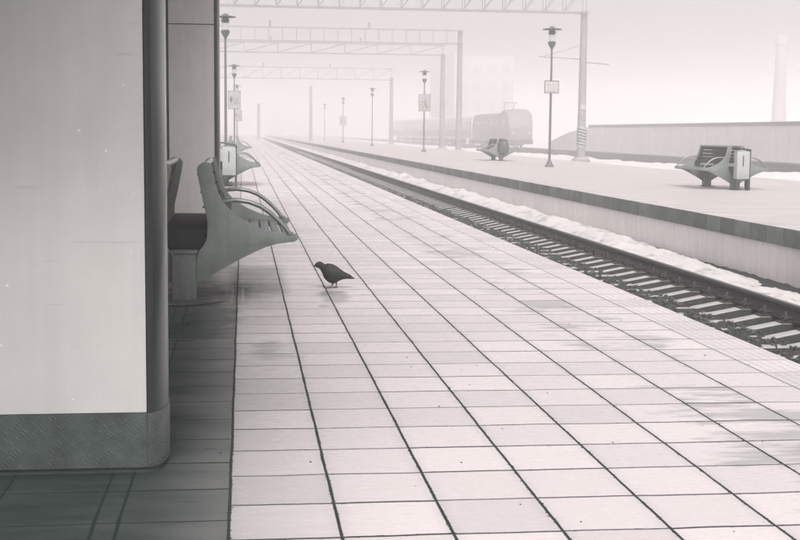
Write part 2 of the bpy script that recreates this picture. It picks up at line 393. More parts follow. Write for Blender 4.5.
# ------------------------------------------------------------------ mesh helpers
class MB:
    def __init__(s): s.v = []; s.f = []; s.sm = []
    def add(s, vs, fs, smooth=False):
        o = len(s.v); s.v += [tuple(v) for v in vs]
        s.f += [tuple(i + o for i in f) for f in fs]; s.sm += [smooth] * len(fs); return s
    def box(s, x0, x1, y0, y1, z0, z1):
        vs = [(x, y, z) for z in (z0, z1) for y in (y0, y1) for x in (x0, x1)]
        return s.add(vs, [(0, 2, 3, 1), (4, 5, 7, 6), (0, 1, 5, 4), (2, 6, 7, 3), (0, 4, 6, 2), (1, 3, 7, 5)])
    def prism(s, poly, a0, a1, axis='y'):
        """poly in the plane across `axis`, extruded from a0 to a1"""
        def P(p, a):
            return (p[0], a, p[1]) if axis == 'y' else ((p[0], p[1], a) if axis == 'z' else (a, p[0], p[1]))
        n = len(poly)
        vs = [P(p, a0) for p in poly] + [P(p, a1) for p in poly]
        fs = [tuple(range(n)), tuple(range(2 * n - 1, n - 1, -1))] + [(i, i + n, (i + 1) % n + n, (i + 1) % n) for i in range(n)]
        return s.add(vs, fs)
    def tube(s, pts, r, n=8, cap=True):
        pts = [Vector(p) for p in pts]
        rs = r if isinstance(r, (list, tuple)) else [r] * len(pts)
        vs = []; fs = []
        up = None
        for i, p in enumerate(pts):
            t = (pts[min(i + 1, len(pts) - 1)] - pts[max(i - 1, 0)]).normalized()
            if up is None:
                up = Vector((0, 0, 1)) if abs(t.z) < 0.9 else Vector((1, 0, 0))
            a = t.cross(up).normalized(); b = a.cross(t).normalized(); up = b
            for k in range(n):
                an = 2 * math.pi * k / n
                vs.append(p + (a * math.cos(an) + b * math.sin(an)) * rs[i])
        for i in range(len(pts) - 1):
            for k in range(n):
                k2 = (k + 1) % n
                fs.append((i * n + k, i * n + k2, (i + 1) * n + k2, (i + 1) * n + k))
        s.add(vs, fs, True)
        if cap:
            o = len(s.v) - len(vs)
            s.f.append(tuple(o + k for k in range(n - 1, -1, -1))); s.sm.append(False)
            s.f.append(tuple(o + (len(pts) - 1) * n + k for k in range(n))); s.sm.append(False)
        return s
    def lathe(s, prof, cx=0, cy=0, n=20, sx=1, sy=1):
        vs = []; fs = []
        for (r, z) in prof:
            for k in range(n):
                an = 2 * math.pi * k / n
                vs.append((cx + r * sx * math.cos(an), cy + r * sy * math.sin(an), z))
        for i in range(len(prof) - 1):
            for k in range(n):
                k2 = (k + 1) % n
                fs.append((i * n + k, i * n + k2, (i + 1) * n + k2, (i + 1) * n + k))
        fs.append(tuple(range(n - 1, -1, -1))); fs.append(tuple((len(prof) - 1) * n + k for k in range(n)))
        s.add(vs, fs, True); return s
    def build(s, name, m, parent=None, bevel=0.0, loc=None):
        me = bpy.data.meshes.new(name); me.from_pydata(s.v, [], s.f); me.update()
        bm = bmesh.new(); bm.from_mesh(me); bmesh.ops.recalc_face_normals(bm, faces=bm.faces)
        if bevel:
            es = [e for e in bm.edges if len(e.link_faces) == 2 and e.calc_face_angle(0) > 0.6]
            bmesh.ops.bevel(bm, geom=es, offset=bevel, segments=2, affect='EDGES', clamp_overlap=True, profile=0.5)
        for fc in bm.faces: fc.smooth = True
        for e in bm.edges:
            e.smooth = not (len(e.link_faces) == 2 and e.calc_face_angle(0) > 0.7)
        bm.to_mesh(me); bm.free()
        me.materials.append(M[m] if isinstance(m, str) else m)
        o = bpy.data.objects.new(name, me); col.objects.link(o)
        if parent: o.parent = parent
        if loc: o.location = loc
        return o

def tag(o, label=None, cat=None, group=None, kind=None):
    if label: o['label'] = label
    if cat: o['category'] = cat
    if group: o['group'] = group
    if kind: o['kind'] = kind
    return o

def thing(name, loc, label, cat, group=None, rz=0):
    o = bpy.data.objects.new(name, None); col.objects.link(o)
    o.location = loc; o.rotation_euler = (0, 0, rz); o.empty_display_size = 0.2
    return tag(o, label, cat, group)

def kids(o, _c={}): return [c for c in allobjs if c.parent == o]
def copy_tree(src, children, parent=None):
    """children: {object: [children]} collected beforehand"""
    c = src.copy(); col.objects.link(c)
    if parent: c.parent = parent
    for ch in children.get(src, []): copy_tree(ch, children, c)
    return c
def tree_of(root):
    d = {}
    for o in list(col.objects):
        if o.parent: d.setdefault(o.parent, []).append(o)
    return d

def structure(o): o['kind'] = 'structure'; return o

# ------------------------------------------------------------------ ground, platforms, track bed
g = MB().add([(-900, -120, -1.25), (900, -120, -1.25), (900, 1700, -1.25), (-900, 1700, -1.25)], [(0, 1, 2, 3)])
structure(g.build('ground', 'ground'))
EDGE = 3.05
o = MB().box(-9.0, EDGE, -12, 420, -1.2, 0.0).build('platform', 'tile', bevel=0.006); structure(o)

# far platform: paving, white wall with panel joints, row of coping blocks
FE = 7.38
o = MB().box(FE + 0.02, 15.5, -5, 420, -1.2, -0.004).build('far_platform', 'farplat'); structure(o)
cp = MB()
y = 8.0
cp_n = 0
while y < 140:
    ln = 0.6
    cp.box(FE - 0.035 + random.uniform(-0.004, 0.004), FE + 0.33, y + 0.006, y + ln - 0.006, -0.25, random.uniform(-0.002, 0.003)); y += ln
cp.box(FE - 0.03, FE + 0.33, 140, 420, -0.25, 0.0)
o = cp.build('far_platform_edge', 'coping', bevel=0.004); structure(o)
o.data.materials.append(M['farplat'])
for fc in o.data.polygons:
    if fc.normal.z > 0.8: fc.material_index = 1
wl = MB(); y = 7.0
while y < 120:
    wl.box(FE + 0.0 + random.uniform(-0.003, 0.003), FE + 0.018, y + 0.006, y + 1.344, -1.2, -0.252); y += 1.35
wl.box(FE, FE + 0.018, y, 420, -1.2, -0.252)
o = wl.build('far_platform_wall', 'wallface'); structure(o)

def sheet(name, m, x0, x1, y0, y1, nx, ny, hf, ypow=1.0):
    b = MB(); vs = []; fs = []
    for j in range(ny + 1):
        yy = y0 + (y1 - y0) * (j / ny) ** ypow
        for i in range(nx + 1):
            xx = x0 + (x1 - x0) * i / nx
            vs.append((xx, yy, hf(xx, yy)))
    for j in range(ny):
        for i in range(nx):
            a = j * (nx + 1) + i; fs.append((a, a + 1, a + nx + 2, a + nx + 1))
    b.add(vs, fs, True)
    return b.build(name, m)

def fbm(x, y, s, o=4):
    return noise.fractal(Vector((x * s, y * s, 3.3)), 1.0, 2.0, o)
# ballast under the track
def hb(x, y):
    z = -0.765 + 0.022 * fbm(x, y, 6, 3) + 0.012 * fbm(x, y, 20, 3)
    d = abs(x - 4.75)
    if d < 0.5: z += 0.062 * min(1, (0.5 - d) / 0.18)
    return z
structure(sheet('track_bed', 'ballast', EDGE, FE, 4, 400, 60, 1500, hb, 1.8))
# snow bank between rail and far platform wall
def hs_(x, y):
    t = (x - 5.83) / (FE - 5.83)
    lump = 0.05 * fbm(x, y, 1.3, 4) + 0.03 * fbm(x, y, 5.5, 4) + 0.02 * fbm(x, y, 15, 3)
    near = 1 / (1 + math.exp(-(y - 19) / 2.5))
    base = -0.78 + 0.10 * math.sin(math.pi * min(1, max(0, t)) ** 0.8) + 0.13 * near * math.sin(math.pi * min(1, t * 1.05))
    z = base + lump * (0.35 + 0.65 * math.sin(math.pi * max(0, min(1, t)))) - 0.10 * (1 - near) * t
    ridge = max(0, fbm(x * 1.4, y * 0.6, 1.0, 3)) * (0.05 + 0.08 * near) * math.exp(-((t - 0.45) / 0.28) ** 2)
    z += ridge
    if t < 0.06: z -= (0.06 - t) * 3.0
    return z
o = sheet('snow_bank', 'dirtysnow', 5.72, FE + 0.01, 6, 400, 44, 900, hs_, 1.9)
tag(o, 'lumpy heaped snow lying between the rail and the white platform wall', 'snow', kind='stuff')
# stones scattered on the ballast
sb = MB()
ico = [(0, 0, 1), (0.89, 0, 0.45), (0.28, 0.85, 0.45), (-0.72, 0.53, 0.45), (-0.72, -0.53, 0.45), (0.28, -0.85, 0.45),
       (0.72, 0.53, -0.45), (-0.28, 0.85, -0.45), (-0.89, 0, -0.45), (-0.28, -0.85, -0.45), (0.72, -0.53, -0.45), (0, 0, -1)]
icf = [(0, 1, 2), (0, 2, 3), (0, 3, 4), (0, 4, 5), (0, 5, 1), (1, 6, 2), (2, 7, 3), (3, 8, 4), (4, 9, 5), (5, 10, 1), (2, 6, 7), (3, 7, 8),
       (4, 8, 9), (5, 9, 10), (1, 10, 6), (6, 11, 7), (7, 11, 8), (8, 11, 9), (9, 11, 10), (10, 11, 6)]
for i in range(9000):
    yy = 6 + 34 * random.random() ** 1.5; xx = random.uniform(EDGE + 0.05, 5.8)
    s = random.uniform(0.012, 0.032)
    vs = [(xx + a * s * random.uniform(.6, 1.3), yy + b_ * s * random.uniform(.6, 1.3), hb(xx, yy) + s * .3 + c * s * random.uniform(.5, 1)) for a, b_, c in ico]
    sb.add(vs, icf)
o = sb.build('ballast_stones', 'stone'); tag(o, 'loose dark ballast stones lying between the sleepers', 'ballast', kind='stuff')

# ------------------------------------------------------------------ track: sleepers and rails
TC, RZ = 4.82, -0.47           # track centre, rail head height
RB = RZ - 0.165                # rail foot
prof = [(-1.35, RB - 0.19), (-1.35, RB - 0.02), (-0.98, RB - 0.012), (-0.60, RB - 0.012), (-0.30, RB - 0.068), (0.30, RB - 0.068), (0.60, RB - 0.012),
        (0.98, RB - 0.012), (1.35, RB - 0.02), (1.35, RB - 0.19)]
def sleeper_mesh():
    b = MB(); vs = []; n = len(prof)
    for yy, top in ((-0.135, 0), (-0.10, 1), (0.10, 1), (0.135, 0)):
        for (x, z) in prof:
            vs.append((x, yy, z if top else RB - 0.19))
    # chamfered block: bottom edge wider than the top
    fs = []
    for a in range(3):
        for i in range(1, n - 2):
            fs.append((a * n + i, a * n + i + 1, (a + 1) * n + i + 1, (a + 1) * n + i))
    fs.append(tuple([0 * n + 1, 1 * n + 1, 2 * n + 1, 3 * n + 1])); fs.append(tuple([k * n + n - 2 for k in (3, 2, 1, 0)]))
    b.add(vs, fs); return b
sl_mesh = sleeper_mesh()
first_y = 6.62
sp_ = 0.5445
def clip_mb(x):
    b = MB()
    sg = 1
    b.box(x - 0.19, x + 0.19, -0.085, 0.085, RB - 0.012, RB + 0.004)
    for s in (-1, 1):
        b.box(x + s * 0.075 if s > 0 else x - 0.13, x + 0.13 if s > 0 else x - 0.075, -0.06, 0.06, RB + 0.004, RB + 0.032)
        b.lathe([(0.028, RB + 0.03), (0.028, RB + 0.055), (0.014, RB + 0.058), (0.014, RB + 0.095), (0.010, RB + 0.1)], x + s * 0.115, 0, 8)
        b.tube([(x + s * 0.15, -0.055, RB + 0.025), (x + s * 0.11, -0.075, RB + 0.05), (x + s * 0.065, -0.06, RB + 0.035), (x + s * 0.06, 0, RB + 0.04),
                (x + s * 0.065, 0.06, RB + 0.035), (x + s * 0.11, 0.075, RB + 0.05), (x + s * 0.15, 0.055, RB + 0.025)], 0.009, 6)
    return b
def ylabel(i):
    return 'concrete sleeper under the rails, one of the evenly spaced row along the near platform edge'
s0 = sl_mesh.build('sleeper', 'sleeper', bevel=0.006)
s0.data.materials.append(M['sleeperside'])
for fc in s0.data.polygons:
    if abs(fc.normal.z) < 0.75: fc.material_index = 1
s0.location = (TC, first_y, 0)
tag(s0, ylabel(0), 'sleeper', 'sleepers of the near track')
c1 = clip_mb(-0.795).build('rail_clip', 'clip', s0)
c2 = clip_mb(0.795).build('rail_clip', 'clip', s0)
chs = {s0: [c1, c2]}
NSL = 220
for i in range(1, NSL):
    if i < 110: c = copy_tree(s0, chs)
    else:
        c = s0.copy(); col.objects.link(c)
    c.location = (TC + random.uniform(-0.01, 0.01), first_y + i * sp_ + random.uniform(-0.012, 0.012), random.uniform(-0.004, 0.002))
    c.rotation_euler = (0, 0, random.uniform(-0.008, 0.008))

def rail(x, name_label):
    h = 0.165
    half = [(0.075, 0), (0.075, 0.010), (0.022, 0.026), (0.010, 0.045), (0.009, 0.10), (0.014, 0.118), (0.036, 0.128), (0.036, 0.155), (0.028, h)]
    poly = [(x + a, RB + b) for a, b in half] + [(x - a, RB + b) for a, b in reversed(half)]
    o = MB().prism(poly, 3.0, 420).build('rail', 'rail')
    o.data.materials.append(M['railtop'])
    for fc in o.data.polygons:
        if fc.normal.z > 0.9 and fc.center.z > RZ - 0.01: fc.material_index = 1
    tag(o, name_label, 'rail')
    return o
rail(TC + 0.795, 'dark steel rail nearer the far platform, running into the fog')
rail(TC - 0.795, 'dark steel rail tucked just below the near platform edge')

# ------------------------------------------------------------------ canopy and its two pillars
cn = thing('platform_canopy', (0, 0, 0), 'grey canopy roof carried by the two clad pillars', 'canopy')
for a_, b_ in ((3.4, 21.0),):
    MB().box(-3.4, 0.20, a_, b_, 3.60, 3.8).build('roof', 'canopy', cn)
    MB().box(0.202, 0.26, a_ - 0.1, b_ + 0.02, 3.58, 3.86).build('fascia', 'canopy', cn)
MB().box(-3.4, 0.20, 3.3, 3.398, 2.3, 3.86).build('shade_beam', 'canopy', cn)  # unseen drop added to shade the upper face of the near pillar

def pillar(y0, label, seam):
    t = thing('clad_pillar', (-0.63, y0 + 0.2, 0), label, 'pillar', 'clad pillars under the canopy')
    hw, ht, b = 0.28, 0.2, 0.066          # flat half width, half thickness, nose depth
    def outline(off=0.0):
        pts = []
        N = 20
        for k in range(N + 1):
            a = -math.pi / 2 + math.pi * k / N
            pts.append((hw + (b + off) * math.cos(a), (ht + off) * math.sin(a)))
        for k in range(N + 1):
            a = math.pi / 2 + math.pi * k / N
            pts.append((-hw + (b + off) * math.cos(a), (ht + off) * math.sin(a)))
        return pts
    # cladding sheets, split at the seam
    z0 = 0.225
    for (za, zb) in ((z0, seam - 0.006), (seam + 0.006, 3.598)):
        MB().box(-hw + 0.002, hw - 0.002, -ht, ht, za, zb).build('cladding_panel', 'panel', t, bevel=0.003)
    MB().box(-hw + 0.02, hw - 0.02, -ht + 0.012, ht - 0.012, seam - 0.006, seam + 0.006).build('seam', 'darkmetal', t)
    for s in (-1, 1):
        pts = []
        for k in range(21):
            a = -math.pi / 2 + math.pi * k / 20
            pts.append((s * (hw + b * math.cos(a)), ht * math.sin(a)))
        MB().prism(pts, z0, seam - 0.004, 'z').build('corner_trim', 'trim', t)
        for q in (-1, 1):
            shade_pts = []
            for k in range(6):
                a = -math.pi / 2 + math.radians(20) * k / 5
                shade_pts.append((s * (hw + 0.001 + (b + 0.002) * math.cos(a)), q * (ht + 0.002) * math.sin(a)))
            shade_pts += [(s * (hw + (b - 0.012) * math.cos(a_)), q * (ht - 0.012) * math.sin(a_)) for a_ in (-math.pi / 2 + math.radians(20), -math.pi / 2 + math.radians(4))]
            MB().prism(shade_pts, z0 + 0.001, 3.597, 'z').build('edge_shade', 'edge_shade', t)  # shade line beside the rounded nose, put in as a black strip
        MB().prism(pts, seam + 0.004, 3.598, 'z').build('corner_trim', 'trim', t)
    k = MB().prism(outline(0.003), 0.022, 0.224, 'z').build('kick_plate', 'kick', t)
    MB().prism(outline(-0.012), 0.0, 0.022, 'z').build('plinth', 'darkmetal', t)
    for s in (-1, 1):
        MB().box(s * hw - 0.0025, s * hw + 0.0025, -ht - 0.0045, -ht - 0.0025, 0.024, 0.223).build('kick_seam', 'darkmetal', k)
    return t
pillar(4.74, 'big pale pillar with grey tread plate skirting filling the left of the view', 2.55)
pillar(16.4, 'grey pillar behind the near bench with a horizontal seam near its top', 2.55)

blk_ = thing('left_light_block', (-9.5, 0, 0), 'unseen dark block added along the left side to hold back sky light', 'building')  # unseen block added to keep light off the left; its windows are dressing
MB().box(-1.5, 1.5, -10, 10, 0.0, 5.2).build('wall', 'canopy', blk_)
for k in range(4):
    MB().box(1.503, 1.53, -8.4 + k * 4.1, -6.2 + k * 4.1, 0.9, 2.6).build('window', 'darkmetal', blk_)
MB().box(-1.7, 1.7, -10.2, 10.2, 5.202, 5.4).build('roof', 'canopy', blk_)

# ------------------------------------------------------------------ benches
def smooth_poly(p, closed=True, it=2):
    for _ in range(it):
        q = []
        n = len(p)
        for i in range(n):
            a, b = p[i], p[(i + 1) % n]
            q.append((a[0] * .75 + b[0] * .25, a[1] * .75 + b[1] * .25)); q.append((a[0] * .25 + b[0] * .75, a[1] * .25 + b[1] * .75))
        p = q
    return p
PAN = [(0.090, 0.965), (0.100, 0.992), (0.125, 1.012), (0.165, 1.020), (0.195, 1.012), (0.202, 0.985), (0.233, 0.823), (0.288, 0.714), (0.364, 0.637),
       (0.4735, 0.571), (0.605, 0.517), (0.70, 0.502), (0.78, 0.496), (0.815, 0.494), (0.835, 0.478), (0.835, 0.455), (0.818, 0.438), (0.78, 0.432), (0.6375, 0.412), (0.4735, 0.3417),
       (0.255, 0.221), (0.088, 0.123), (0.086, 0.15), (0.086, 0.34), (0.150, 0.42), (0.167, 0.484), (0.167, 0.605), (0.145, 0.692)]
PAN = smooth_poly(PAN, it=1)
def bench(loc, label, group='two sided station benches'):
    L = 1.9
    t = thing('double_bench', loc, label, 'bench', group)
    for s in (-1, 1):
        for y0 in (0, L - 0.035):
            poly = [(s * x, z) for x, z in PAN]
            MB().prism(poly, y0, y0 + 0.035).build('end_panel', 'bench', t, bevel=0.003)
    for s in (-1, 1):
        # seat slats
        for k in range(5):
            x0 = 0.405 + k * 0.083
            z0 = 0.485 - k * 0.006
            b = MB().prism([(s * x0, z0 - 0.03), (s * (x0 + 0.068), z0 - 0.033), (s * (x0 + 0.068), z0 - 0.003), (s * x0, z0)], 0.036, L - 0.036)
            b.build('seat_slat', 'bench', t, bevel=0.004)
        # back slats, following the curve of the panel
        pts = [(0.335, 0.600), (0.275, 0.668), (0.232, 0.745), (0.205, 0.822), (0.188, 0.905), (0.172, 0.985)]
        for k in range(len(pts) - 1):
            (x0, z0), (x1, z1) = pts[k], pts[k + 1]
            d = Vector((x1 - x0, z1 - z0)); d.normalize(); nrm = Vector((-d.y, d.x)) * 0.026
            a = Vector((x0, z0)) + d * 0.006; c = Vector((x1, z1)) - d * 0.008
            b = MB().prism([(s * a.x, a.y), (s * c.x, c.y), (s * (c.x + nrm.x), c.y + nrm.y), (s * (a.x + nrm.x), a.y + nrm.y)], 0.036, L - 0.036)
            b.build('back_slat', 'slat', t, bevel=0.004)
        MB().tube([(s * 0.150, 0.036, 0.995), (s * 0.150, L - 0.036, 0.995)], 0.024, 12).build('top_rail', 'tube', t)
        for y0 in (0.017, L - 0.017):
            arm = [(0.262, 0.722), (0.30, 0.736), (0.38, 0.742), (0.4735, 0.728), (0.56, 0.695), (0.626, 0.650), (0.69, 0.592), (0.74, 0.538), (0.772, 0.492)]
            a = MB().tube([(s * x, y0, z) for x, z in arm], 0.0175, 10).build('armrest', 'tube', t)
            MB().lathe([(0.03, 0.0), (0.03, 0.012), (0.02, 0.02)], 0, 0, 10).build('flange', 'tube', a, loc=(s * 0.772, y0, 0.490))
        for z, x in ((0.93, 0.105), (0.80, 0.128), (0.69, 0.145), (0.60, 0.163), (0.5, 0.163)):
            MB().tube([(s * (x + 0.004), 0.017, z), (s * (x - 0.012), 0.017, z)], 0.008, 6).build('bolt', 'darkmetal', t)
    MB().box(-0.165, 0.165, 0.036, L - 0.036, 0.37, 0.52).build('spine_beam', 'slat', t, bevel=0.006)
    for y0 in (-0.10, L - 0.12):
        p = MB().box(-0.086, 0.084, y0, y0 + 0.2, 0.012, 0.355).build('post', 'post', t, bevel=0.006)
        MB().box(-0.098, 0.096, y0 - 0.012, y0 + 0.212, 0.357, 0.375).build('cap', 'post', p, bevel=0.003)
        MB().box(-0.14, 0.17, y0 - 0.03, y0 + 0.23, 0.0, 0.012).build('base_plate', 'darkmetal', p, bevel=0.002)
    return t
b0 = bench((-0.43, 9.66, 0), 'nearest two sided bench, beside the big pale pillar')
tr = tree_of(b0)
bt = {k: v for k, v in tr.items()}
BX = 11.42
for loc, lab, rz in (((-0.43, 30.0, 0), 'two sided bench on the near platform beyond the grey pillar', 0),
                 ((-0.43, 62.5, 0), 'faint bench furthest down the near platform, behind the second one', 0),
                 ((BX, 29.3, 0), 'two sided bench on the right of the far platform, slatted back visible', 0),
                 ((BX + 0.36, 59.0, 0), 'small foggy bench on the far platform, left of the lamp with the framed notice', 0)):
    c = copy_tree(b0, bt); c.location = loc; c.rotation_euler = (0, 0, rz); c['label'] = lab

def litter_bin(loc, label, rz=0):
    t = thing('litter_bin', loc, label, 'litter bin', 'tall sheet metal litter bins')
    w, d = 0.15, 0.11
    MB().box(-w, w, -d, d, 0.26, 0.90).build('body', 'bin', t, bevel=0.008)
    for s in (-1, 1):
        for q in (-1, 1):
            MB().box(s * (w - 0.012) - 0.012, s * (w - 0.012) + 0.012, q * (d - 0.012) - 0.012, q * (d - 0.012) + 0.012, 0.0, 0.259).build('frame_leg', 'darkmetal', t)
    MB().box(w + 0.001, w + 0.022, -d - 0.004, d + 0.004, 0.0, 0.915).build('side_plate', 'darkmetal', t)
    MB().box(-w + 0.016, w - 0.016, -d - 0.008, -d + 0.008, 0.24, 0.257).build('cross_bar', 'darkmetal', t)
    MB().prism([(-w - 0.03, 0.975), (w + 0.02, 0.915), (w + 0.02, 0.94), (-w - 0.03, 1.0)], -d - 0.03, d + 0.03).build('lid', 'darkmetal', t, bevel=0.004)
    MB().box(-0.018, 0.006, -d - 0.006, -d - 0.001, 0.55, 0.80).build('slot', 'darkmetal', t)
    return t
litter_bin((-0.31, 29.55, 0), 'tall narrow litter bin in front of the second bench on the near platform')
litter_bin((BX - 0.03, 28.85, 0), 'tall litter bin standing against the end of the right hand far bench')
# rounded bin hung on the foggy bench
t = thing('hanging_bin', (BX + 0.44, 58.75, 0), 'dark barrel shaped bin on the end of the small foggy bench', 'litter bin')
MB().lathe([(0.16, 0.36), (0.20, 0.40), (0.22, 0.62), (0.20, 0.84), (0.18, 0.86)], 0, 0, 18, 1, 0.7).build('body', 'lampdark', t)
MB().lathe([(0.17, 0.87), (0.17, 0.93), (0.10, 0.97)], 0, 0, 18, 1, 0.7).build('lid', 'darkmetal', t)
MB().box(-0.03, 0.03, 0.12, 0.25, 0.30, 0.80).build('bracket', 'darkmetal', t)

# ------------------------------------------------------------------ street lamps on both platforms
def lamp(loc, label):
    t = thing('platform_lamp', loc, label, 'lamp post', 'lantern lamp posts along the platforms')
    MB().lathe([(0.17, 0), (0.17, 0.03), (0.075, 0.20), (0.06, 0.24)], n=16).build('base', 'lamp', t)
    MB().lathe([(0.05, 0.22), (0.045, 2.4), (0.036, 4.42)], n=14).build('pole', 'lamp', t)
    h = MB().lathe([(0.03, 4.40), (0.05, 4.47), (0.12, 4.58), (0.15, 4.66), (0.15, 4.71), (0.11, 4.73)], n=18).build('lantern_cup', 'lampdark', t)
    MB().lathe([(0.115, 4.732), (0.125, 4.98)], n=18).build('lantern_glass', 'glass', t)
    c = MB()
    for k in range(3):
        z = 4.985 + k * 0.05
        c.lathe([(0.12 + 0.01 * k, z), (0.14 + 0.035 * (k == 1), z + 0.008), (0.14 + 0.035 * (k == 1), z + 0.018), (0.12 + 0.01 * k, z + 0.03)], n=18)
    c.lathe([(0.10, 4.98), (0.10, 5.16)], n=12)
    c.build('collar', 'lampdark', t)
    d = MB().lathe([(0.12, 5.155), (0.36, 5.165), (0.37, 5.18), (0.34, 5.20), (0.12, 5.225)], n=28).build('disc_hood', 'lampdark', t)
    MB().lathe([(0.11, 5.226), (0.10, 5.27), (0.04, 5.30)], n=14).build('finial', 'lamp', d)
    return t
LX = 11.62
l0 = lamp((LX, 48.8, 0), 'clear lamp post on the far platform carrying a small framed white notice')
lt = tree_of(l0)
rights = [(LX + 0.1, 84.5, 'lamp post on the far platform carrying a square pictogram board, left of the double masts'),
          (LX + 0.1, 119, 'thin lamp post without any board, standing between the pictogram lamp and the fog'),
          (LX + 0.1, 154, 'faint lamp post with a pale board deep in the fog'),
          (LX + 0.1, 189, 'faintest lamp post of the far platform, almost lost in fog')]
lefts = [(-0.60, 46.2, 'lamp post close beside the right edge of the grey pillar'),
         (-0.52, 80.5, 'foggy lamp post with a dark marked board on the near platform'),
         (-0.52, 116, 'very faint lamp post behind the boarded one on the near platform')]
for x, yy, lab in rights + lefts:
    c = copy_tree(l0, lt); c.location = (x, yy, 0); c['label'] = lab

# ------------------------------------------------------------------ boards on the lamp posts
def board(loc, w, h, label, kind_):
    t = thing('platform_sign', loc, label, 'sign')
    fr = 0.028
    MB().box(-w / 2, w / 2, -0.075, -0.055, -h / 2, h / 2).build('panel', 'sign' if kind_ == 'text' else 'signgrey', t)
    f = MB()
    f.box(-w / 2 - fr, w / 2 + fr, -0.082, -0.05, h / 2, h / 2 + fr).box(-w / 2 - fr, w / 2 + fr, -0.082, -0.05, -h / 2 - fr, -h / 2)
    f.box(-w / 2 - fr, -w / 2, -0.082, -0.05, -h / 2, h / 2).box(w / 2, w / 2 + fr, -0.082, -0.05, -h / 2, h / 2)
    f.build('frame', 'lamp', t)
    MB().box(-0.06, 0.06, -0.0545, -0.035, -0.04, 0.04).build('bracket', 'lamp', t)
    if kind_ == 'text':      # lettering too small to read in the photograph: broken lines of strokes
        b = MB()
        rnd = random.Random(3)
        for r_ in range(3):
            x = -w / 2 + 0.07 + (0.0, 0.04, 0.0)[r_]
            z = h / 2 - 0.13 - r_ * 0.12
            end = w / 2 - (0.07, 0.09, 0.10)[r_]
            while x < end:
                cw = rnd.uniform(0.018, 0.03)
                b.box(x, x + cw * 0.45, -0.0785, -0.0752, z - 0.035, z + 0.03)
                if rnd.random() < 0.6: b.box(x + cw * 0.45 + 0.0005, x + cw, -0.0785, -0.0752, z + (0.01 if rnd.random() < .5 else -0.03), z + (0.025 if rnd.random() < .5 else 0.02))
                x += cw + (0.012 if rnd.random() < 0.85 else 0.035)
        b.build('lettering', 'inkpale', t)
    elif kind_ == 'walker':
        b = MB(); Y0_, Y1_ = -0.0785, -0.0752
        b.prism([(-w * .0, h * .22), (w * .09, h * .27), (w * .16, h * .2), (w * .08, h * .14)], Y0_, Y1_)            # head
        b.prism([(-w * .05, h * .12), (w * .12, h * .12), (w * .16, -h * .08), (w * .02, -h * .10)], Y0_, Y1_)       # torso
        b.prism([(w * .02, -h * .10), (w * .16, -h * .08), (w * .33, -h * .34), (w * .2, -h * .34)], Y0_, Y1_)       # leg
        b.prism([(w * .015, -h * .102), (w * .07, -h * .102), (w * -.12, -h * .34), (-w * .22, -h * .34)], Y0_, Y1_) # leg
        b.prism([(-w * .06, h * .10), (-w * .09, h * .04), (-w * .34, -h * .02), (-w * .33, h * .03)], Y0_, Y1_)      # arm
        b.prism([(-w * .40, -h * .12), (-w * .16, -h * .06), (-w * .2, -h * .12), (-w * .4, -h * .2)], Y0_, Y1_)
        b.build('pictogram', 'ink', t)
        MB().box(w * .34, w * .42, Y0_, Y1_, -h * .3, h * .3).build('stripe', 'inkpale', t)
        MB().box(-w * .42, w * .3, Y0_, Y1_, -h * .44, -h * .40).build('stripe', 'inkpale', t)
    else:
        b = MB(); Y0_, Y1_ = -0.0785, -0.0752
        b.prism([(-w * .42, h * .05), (-w * .25, h * .25), (-w * .12, h * .05), (-w * .25, -h * .2)], Y0_, Y1_)
        b.build('diamond_mark', 'ink', t)
        MB().prism([(-w * .08, -h * .25), (w * .4, -h * .25), (w * .4, h * .18), (w * .1, h * .12), (-w * .08, -h * .02)], Y0_, Y1_).build('block_mark', 'inkpale', t)
    return t
board((LX, 48.76, 3.02), 0.50, 0.42, 'small framed white notice with three lines of tiny lettering on the clear lamp post', 'text')
board((LX + 0.1, 84.46, 3.18), 0.72, 1.05, 'upright grey board with a walking figure on the second lamp of the far platform', 'walker')
board((LX + 0.1, 153.96, 2.55), 0.72, 1.0, 'pale upright board on the faint lamp post deep in the fog', 'plain')
board((-0.52, 80.46, 3.12), 0.72, 1.05, 'foggy board with a dark diamond on the left lamp post', 'plain')
board((-0.42, 115.96, 2.6), 0.62, 0.9, 'very faint board on the furthest lamp of the near platform', 'plain')

# ------------------------------------------------------------------ masts and gantries over the tracks
def mast(x, y, h, label, band=False):
    t = thing('line_mast', (x, y, 0), label, 'mast')
    MB().lathe([(0.24, -1.2), (0.20, h * .5), (0.17, h)], n=16).build('shaft', 'mast', t)
    MB().lathe([(0.5, -0.9), (0.5, -0.1), (0.32, 0.05)], n=16).build('footing', 'mast', t)
    if band:
        bm_ = MB().lathe([(0.245, 0.55), (0.245, 1.65)], n=16).build('warning_band', 'bin', t)
        k = MB()
        for i in range(6):
            pts = []
            for a in range(9):
                an = -math.pi * (0.05 + 0.9 * a / 8)
                pts.append((0.25 * math.cos(an), 0.25 * math.sin(an), 0.62 + i * 0.16 + 0.018 * a))
            k.tube(pts, 0.022, 6)
        k.build('stripe', 'lampdark', bm_)
        MB().box(-0.12, 0.12, -0.23, -0.19, 2.55, 2.80).build('number_plate', 'sign', t)
    return t
mast(17.9, 68, 7.72, 'thick mast at the right carrying the nearest gantry, with a striped band low down', True)
mast(15.6, 94, 8.6, 'right hand mast of the foggy pair holding the second gantry')
mast(16.35, 107, 7.7, 'left hand mast of the foggy pair holding the third gantry')
mast(16.3, 144, 7.3, 'lone faint mast between the pictogram board and the plain lamp')
mast(9.15, 178, 7.4, 'faint mast standing where the far platform fades out')
mast(2.25, 190, 5.2, 'very faint thin post near the vanishing point, just right of the left boards')
